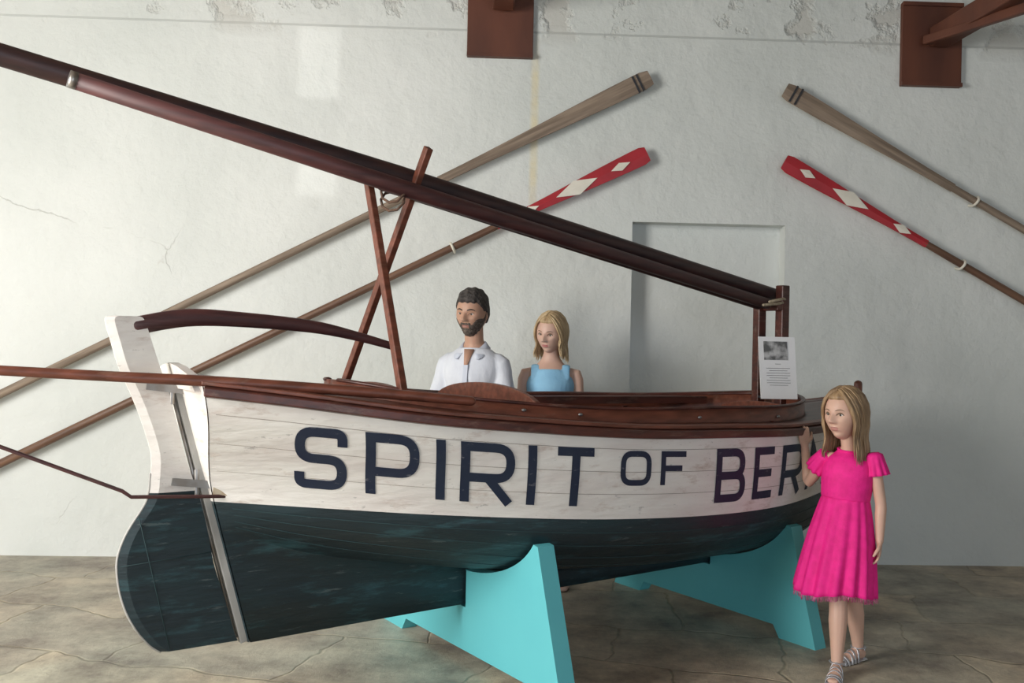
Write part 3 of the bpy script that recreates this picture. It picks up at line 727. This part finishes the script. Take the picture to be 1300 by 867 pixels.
def adult(name,loc,yaw,S,male,headyaw,hpitch,hroll,skinm,hairm,browm,lipm,topm):
    E=empty(name,loc,yaw)
    k=S/1.76; wsc=1 if male else .84
    dn=-.045 if male else 0
    def q(x,y,z): return V((x*k,y*k,z*k))
    torso=[(.86,.155,.115,0),(.95,.165,.12,.01),(1.06,.145 if male else .125,.105,0),(1.18,.150 if male else .135,.108,0),(1.28,.162 if male else .16,.112 if male else .12,-.005),(1.35,.165 if male else .152,.095,.0),(1.40,.138 if male else .125,.076,.01),(1.44,.085,.060,.014),(1.475,.06,.055,.014)]
    torso=[(z+(dn if z>1.2 else 0),a,b_,c_) for z,a,b_,c_ in torso]
    def tor(e,z0=0,z1=9,ez=0): 
        t=[(z,rx*(1 if male else .93)+e,ry+e,y) for z,rx,ry,y in torso if z0<=z<=z1]
        return loft([q(0,y,z+ez) for z,rx,ry,y in t],[(rx*k,ry*k) for z,rx,ry,y in t],xh=(1,0,0),n=28,k=3,round_cap=(ez==0))
    P=[tor(0)]
    P.append(loft([q(0,.015,1.40+dn),q(0,.01,1.48+dn),q(0,-.01,1.56)],[.060*k*wsc**.7,.056*k*wsc**.8,.056*k*wsc**.8],n=18,k=2))
    arms={}
    for sd in(-1,1):
        sh=q(sd*(.168 if male else .163),.01,1.365+dn-(.012 if male else 0)); el=q(sd*(.222 if male else .205),-.02,1.09+dn); wr=q(sd*(.215 if male else .195),-.16,.89)
        arms[sd]=(sh,el,wr); a=.046 if male else .038
        P.append(loft([q(sd*.09,.01,1.370+dn),sh,sh.lerp(el,.35),el,el.lerp(wr,.3),wr],[a*k*.7,a*k*1.05,a*k,a*k*.8,a*k*.82,a*k*.52],xh=(0,1,0),n=16,k=2))
        P+=hand(wr,(el-wr)*-1,(-sd,0,0),k*(1 if male else .88),side=sd)
        hp_=q(sd*.09,.01,.90); kn=q(sd*.095,-.015,.50); an=q(sd*.095,.02,.09)
        P.append(loft([hp_,hp_.lerp(kn,.4),kn,kn.lerp(an,.3),an],[.088*k,.078*k,.056*k,.055*k,.038*k],xh=(1,0,0),n=16,k=2))
        P.append(loft([q(sd*.095,.05,.045),q(sd*.10,-.04,.045),q(sd*.105,-.13,.03),q(sd*.105,-.18,.022)],[(.035*k,.04*k),(.04*k,.04*k),(.046*k,.025*k),(.035*k,.018*k)],xh=(1,0,0),n=14,k=2))
    b=mk('body',join(*P),skinm,E); remesh(b,.006)
    T=[loft([q(0,.01,.84),q(0,.01,.95),q(0,.0,1.04)],[(.17*k,.13*k),(.178*k,.132*k),(.155*k,.118*k)],xh=(1,0,0),n=28)]
    for sd in(-1,1):
        T.append(loft([q(sd*.088,.01,.92),q(sd*.095,0,.70),q(sd*.098,-.005,.50),q(sd*.098,.02,.14 if male else .45)],[.098*k,.088*k,.073*k,.06*k if male else .075*k],xh=(1,0,0),n=18,round_cap=False,k=2))
    o=mk('trousers',join(*T),M_trous,E); remesh(o,.008)
    Sh=[]
    for sd in(-1,1):
        Sh.append(loft([q(sd*.10,.05,.014),q(sd*.10,-.05,.014),q(sd*.108,-.17,.014)],[(.04*k,.014),(.045*k,.014),(.042*k,.014)],xh=(1,0,0),n=14,k=2))
    mk('shoes',join(*Sh),M_leather,E)
    if male:
        A=[tor(.013,1.0,1.41,.006)]
        for sd in(-1,1):
            sh,el,wr=arms[sd]
            A.append(loft([q(sd*.06,.012,1.385+dn),q(sd*.12,.012,1.370+dn),sh,sh.lerp(el,.30),sh.lerp(el,.66)],[.040*k,.054*k,.058*k,.057*k,.063*k],xh=(0,1,0),n=18,k=2,round_cap=False))
        o=mk('polo_shirt',join(*A),topm,E); remesh(o,.006,12)
        # collar with two points and an open neck
        vs=[];fs=[];n=32
        for i in range(n+1):
            an_=-160+320*i/n; a=math.radians(an_)+math.pi/2; ca,sa=math.cos(a),math.sin(a)
            f_=sm(70,160,abs(an_)); sg_=1 if ca>0 else -1
            vs+=[q(.064*ca,.012+.066*sa,1.487+dn-.050*f_),q(.094*ca+.028*f_*sg_,.014+.090*sa-.040*f_,1.447+dn-.062*f_)]
        for i in range(n): fs.append((i*2,i*2+2,i*2+3,i*2+1))
        mk('collar',(vs,fs),mat('collar_cotton',(.60,.64,.73),(.56,.60,.69),rough=.85),E,solid=.007)
        mk('neck_opening',([q(-.030,-.070,1.440+dn),q(.030,-.070,1.440+dn),q(.010,-.125,1.350+dn),q(-.010,-.125,1.350+dn)],[(0,1,2,3)]),skinm,E,solid=.010)
        mk('placket',beam(q(.0,-.124,1.352+dn),q(0,-.138,1.25+dn),.028,.006,up=(0,-1,.2)),bpy.data.materials['collar_cotton'],E,smooth=False)
    else:
        t=[(.98,.155,.125,0),(1.06,.135,.115,0),(1.18,.142,.12,0),(1.28,.160,.135,-.005),(1.335,.148,.115,0),(1.385,.115,.092,.008)]
        A=[loft([q(0,y,z) for z,rx,ry,y in t],[((rx-.002)*k,ry*k) for z,rx,ry,y in t],n=28,k=3,round_cap=False)]
        for sd in(-1,1): A.append(loft([q(sd*.092,-.078,1.34),q(sd*.095,-.03,1.414),q(sd*.095,.05,1.398),q(sd*.092,.075,1.34)],[(.034*k,.012*k)]*4,xh=(1,0,0),n=12,k=3))
        o=mk('sleeveless_top',join(*A),topm,E); remesh(o,.006,6)
    make_head(E,q(0,-.025,1.605 if male else 1.63),.262*k if male else .258*k,headyaw,hpitch,hroll,skinm,hairm,lipm,'man' if male else 'woman',browm)
    return E
M_lipM=mat('lips_man',(.42,.20,.16),rough=.5); M_lipW=mat('lips_woman',(.55,.20,.19),rough=.4); M_lipG=mat('lips_girl',(.58,.27,.23),rough=.4)
M_browL=mat('brow_light',(.22,.14,.09),rough=.7)
adult('man',(-.225,5.55,0),math.radians(-18),1.765,True,math.radians(-4),math.radians(6),math.radians(3),M_skinM,M_hairM,M_hairM,M_lipM,M_polo)
adult('woman',(.235,5.66,0),math.radians(-4),1.625,False,math.radians(-22),math.radians(11),math.radians(4),M_skinW,M_hairW,M_browL,M_lipW,M_blue)

# ---------------- girl
G=empty('girl',(1.525,4.25,0))
ga=math.radians(-35); rt=V((-math.cos(ga),-math.sin(ga),0)); fw=V((math.sin(ga),-math.cos(ga),0))
rs=V((-.085,.065,.945)); ls=V((.088,-.06,.955))
rel=V((-.125,.170,.820)); rwr=V((-.125,.242,.990)); 
lel=V((.118,-.075,.765)); lwr=V((.108,-.095,.605))
P=[]
tc=[(.50,.10,.085,V((-.01,0,0))),(.60,.115,.095,V((-.01,0,0))),(.70,.105,.085,V((-.012,0,0))),(.78,.098,.078,V((-.01,0,0))),(.87,.105,.082,V((-.004,0,0))),(.93,.10,.07,V((0,0,0))),(.965,.075,.055,V((0,.003,0))),(.985,.04,.04,V((0,.003,0)))]
P.append(loft([c+V((0,0,z)) for z,a,b,c in tc],[(a,b) for z,a,b,c in tc],xh=rt,n=24,k=3))
P.append(loft([(0,.0,.95),(0,-.002,1.0),(-.012,-.01,1.07)],[.038,.034,.034],xh=rt,n=16,k=2))
P.append(loft([V((-.04,.03,.945)),rs,rs.lerp(rel,.4),rel,rel.lerp(rwr,.3),rwr],[.03,.032,.029,.024,.025,.017],xh=(0,0,1),n=14,k=2))
P.append(loft([V((.04,-.03,.95)),ls,ls.lerp(lel,.4),lel,lel.lerp(lwr,.3),lwr],[.03,.032,.028,.024,.0245,.017],xh=(1,0,0),n=14,k=2))
P+=hand(lwr,(-.05,-.05,-1),rt*1.0+fw*.3,.74,curl=.4,side=-1)
P+=hand(rwr,V((0,.30,.9)),V((0,1,-.33)),.76,curl=.62,side=-1)
hipR=V((-.055,.04,.52)); hipL=V((.035,-.02,.52))
knR=V((-.045,-.03,.315)); anR=V((-.063,-.08,.06))
knL=V((.06,.07,.305)); anL=V((.110,.14,.062))
for h,kn,an in((hipR,knR,anR),(hipL,knL,anL)):
    P.append(loft([h,h.lerp(kn,.5),kn,kn.lerp(an,.3),kn.lerp(an,.7),an],[.062,.054,.040,.041,.031,.025],xh=(1,0,0),n=16,k=2))
def footp(an,f):
    f=V(f).normalized(); z=V((0,0,1)); a=V((an.x,an.y,0)); xs=f.cross(z)
    return [loft([a-f*.022+z*.032,a+f*.02+z*.036,a+f*.075+z*.024,a+f*.125+z*.018],[(.022,.024),(.025,.028),(.031,.016),(.024,.010)],xh=xs,n=14,k=2)]
fR=V((-.45,-.9,0)); fL=V((-.85,-.5,0))
P+=footp(anR,fR)+footp(anL,fL)
b=mk('body',join(*P),M_skinG,G); remesh(b,.0036,4)
for an,f,nm in((anR,fR,'sandal'),(anL,fL,'sandal')):
    f=f.normalized(); z=V((0,0,1)); a=V((an.x,an.y,0)); xs=f.cross(z); S=[]
    S.append(loft([a-f*.04+z*.006,a+f*.02+z*.006,a+f*.08+z*.006,a+f*.14+z*.006],[(.024,.006),(.026,.006),(.035,.006),(.026,.006)],xh=xs,n=16,k=2))
    def strap(c,rx,rz,w,tilt=0):
        pts=[c+xs*rx*math.cos(t)+z*rz*math.sin(t)+f*tilt*math.sin(t) for t in [math.pi*i/10 for i in range(11)]]
        return loft(pts,[(w,.0025)]*11,xh=f,n=8)
    for o,rx,rz,w,ti in((.115,.032,.031,.009,0),(.095,.035,.037,.007,.01),(.075,.034,.044,.007,-.01),(.05,.031,.055,.007,0),(.03,.03,.066,.006,-.01)):
        S.append(strap(a+f*o+z*.004,rx,rz,w,ti))
    S.append(loft([a+xs*.028*math.cos(t)+f*(.030*math.sin(t)-.002)+z*(.066) for t in [2*math.pi*i/16 for i in range(17)]],[(.003,.008)]*17,xh=(0,0,1),n=8))
    S.append(loft([a-f*.026+z*.01,a-f*.032+z*.04,a-f*.028+z*.066],[(.016,.003)]*3,xh=xs,n=8))
    mk(nm,join(*S),M_silver,G)
bz=[(.775,.107,.088,V((-.012,0,0))),(.83,.112,.092,V((-.008,0,0))),(.88,.116,.092,V((-.003,0,0))),(.925,.112,.083,V((0,0,0))),(.955,.095,.068,V((0,.002,0))),(.978,.062,.052,V((0,.003,0))),(.995,.044,.044,V((0,.002,0)))]
A=[loft([c+V((0,0,z)) for z,a,b,c in bz],[(a,b) for z,a,b,c in bz],xh=rt,n=32,k=3,round_cap=False)]
o=mk('dress_bodice',join(*A),M_pink,G); remesh(o,.004,3)
mk('dress_neckband',loft([V((.045*math.cos(t),.045*math.sin(t)+.002,.995+.006*math.sin(t))) for t in [2*math.pi*i/20 for i in range(21)]],[(.004,.007)]*21,xh=(0,0,1),n=8),M_pink,G)
for s,el,outd in((rs,rel,rt),(ls,lel,-rt)):
    vs=[];fs=[];n=60;d=(el-s).normalized(); R_=10
    axx=V((0,0,1)).cross(d).normalized() if abs(d.z)<.95 else fw.copy(); axx=(axx-d*axx.dot(d)).normalized(); ayy=d.cross(axx)
    for j in range(R_+1):
        t=j/R_
        for i in range(n):
            a=2*math.pi*i/n; rr=.036+.016*t; rr*=1+(.09*t)*math.cos(11*a)
            if j==0: rr*=.6
            vs.append(s-d*.034+d*.10*t+axx*rr*math.cos(a)+ayy*rr*math.sin(a)+outd*.004)
    for j in range(R_):
        for i in range(n): fs.append((j*n+i,j*n+(i+1)%n,(j+1)*n+(i+1)%n,(j+1)*n+i))
    fs.append(tuple(range(n)))
    mk('dress_sleeve',(vs,fs),M_pink,G,solid=.003)
vs=[];fs=[];n=160;Rr=26
def skirt(t,a):
    z=.79-.425*t
    fl=.098+.075*t**.85+.006*math.sin(math.pi*t); fl2=.080+.070*t**.85
    w=1+(.012+.055*t)*math.cos(17*a+1.2*math.sin(2*a)+1.0*t)+.03*t*math.cos(7*a+1)
    c=V((-.012-.045*t,-.008*t,z+.012*t*math.cos(3*a)))
    return c+rt*fl*w*math.cos(a)+fw*fl2*w*math.sin(a)
for j in range(Rr+1):
    for i in range(n): vs.append(skirt(j/Rr,2*math.pi*i/n))
for j in range(Rr):
    for i in range(n): fs.append((j*n+i,j*n+(i+1)%n,(j+1)*n+(i+1)%n,(j+1)*n+i))
mk('dress_skirt',(vs,fs),M_pink,G,solid=.003)
mk('dress_waistband',loft([skirt(0.0,2*math.pi*i/40) for i in range(41)],[(.004,.009)]*41,xh=(0,0,1),n=8),M_pink,G)
vs=[];fs=[]
for i in range(220):
    a=2*math.pi*i/220; p=skirt(1,a); q=skirt(1,a+.012); m_=(p+q)/2+V((random.uniform(-.004,.004),random.uniform(-.004,.004),-.022)); k=len(vs)
    vs+=[p,q,m_+(q-p)*.35,m_-(q-p)*.35]; fs.append((k,k+1,k+2,k+3))
mk('hem_fringe',(vs,fs),mat('fringe',(.80,.20,.42),(.35,.03,.12),scale=60,rough=.8),G,solid=.0015)
make_head(G,V((-.025,-.012,1.155)),.228,math.radians(-52),math.radians(3),math.radians(0),M_skinG,M_hairG,M_lipG,'girl',M_browL)

# ------------------------------------------------------------------ light
w=bpy.data.worlds.new('world'); scene.world=w; w.use_nodes=True
w.node_tree.nodes['Background'].inputs[0].default_value=(.58,.72,1,1); w.node_tree.nodes['Background'].inputs[1].default_value=.8
def area(name,loc,tgt,sx,sy_,e,c):
    l=bpy.data.lights.new(name,'AREA'); l.shape='RECTANGLE'; l.size=sx; l.size_y=sy_; l.energy=e; l.color=c
    o=bpy.data.objects.new(name,l); COL.objects.link(o); o.location=loc
    o.rotation_euler=(V(tgt)-V(loc)).to_track_quat('-Z','Y').to_euler(); return o
area('window_daylight',(-4.6,1.2,2.2),(-.4,4.6,.5),2.4,2.6,430,(1,.975,.94))
area('fill_behind_camera',(1.0,-3.2,1.8),(.4,4,.9),4.2,2.8,105,(.84,.92,1))  # added soft fill lamp behind the camera, set at an invented opening
src=V((-1.3,-95,2.5)); tgt=V((-1.3,6.2,2.95))
l=bpy.data.lights.new('reflected_sunbeam','SPOT'); l.energy=6e4; l.spot_size=math.radians(.95); l.spot_blend=.1; l.shadow_soft_size=.3; l.color=(1,.98,.95)
o=bpy.data.objects.new('reflected_sunbeam',l); COL.objects.link(o); o.location=src; o.rotation_euler=(tgt-src).to_track_quat('-Z','Y').to_euler()

cd=bpy.data.cameras.new('camera'); cam=bpy.data.objects.new('camera',cd); COL.objects.link(cam)
cd.sensor_width=36; cd.lens=36*1200/1300; cd.clip_start=.05
cam.matrix_world=Matrix.Translation((0,0,1.45))@Matrix.Rotation(math.pi/2,4,'X')@Matrix.Rotation(.02,4,'Z')
scene.camera=cam
try: scene.view_settings.view_transform='Standard'
except Exception as ex: print(ex)
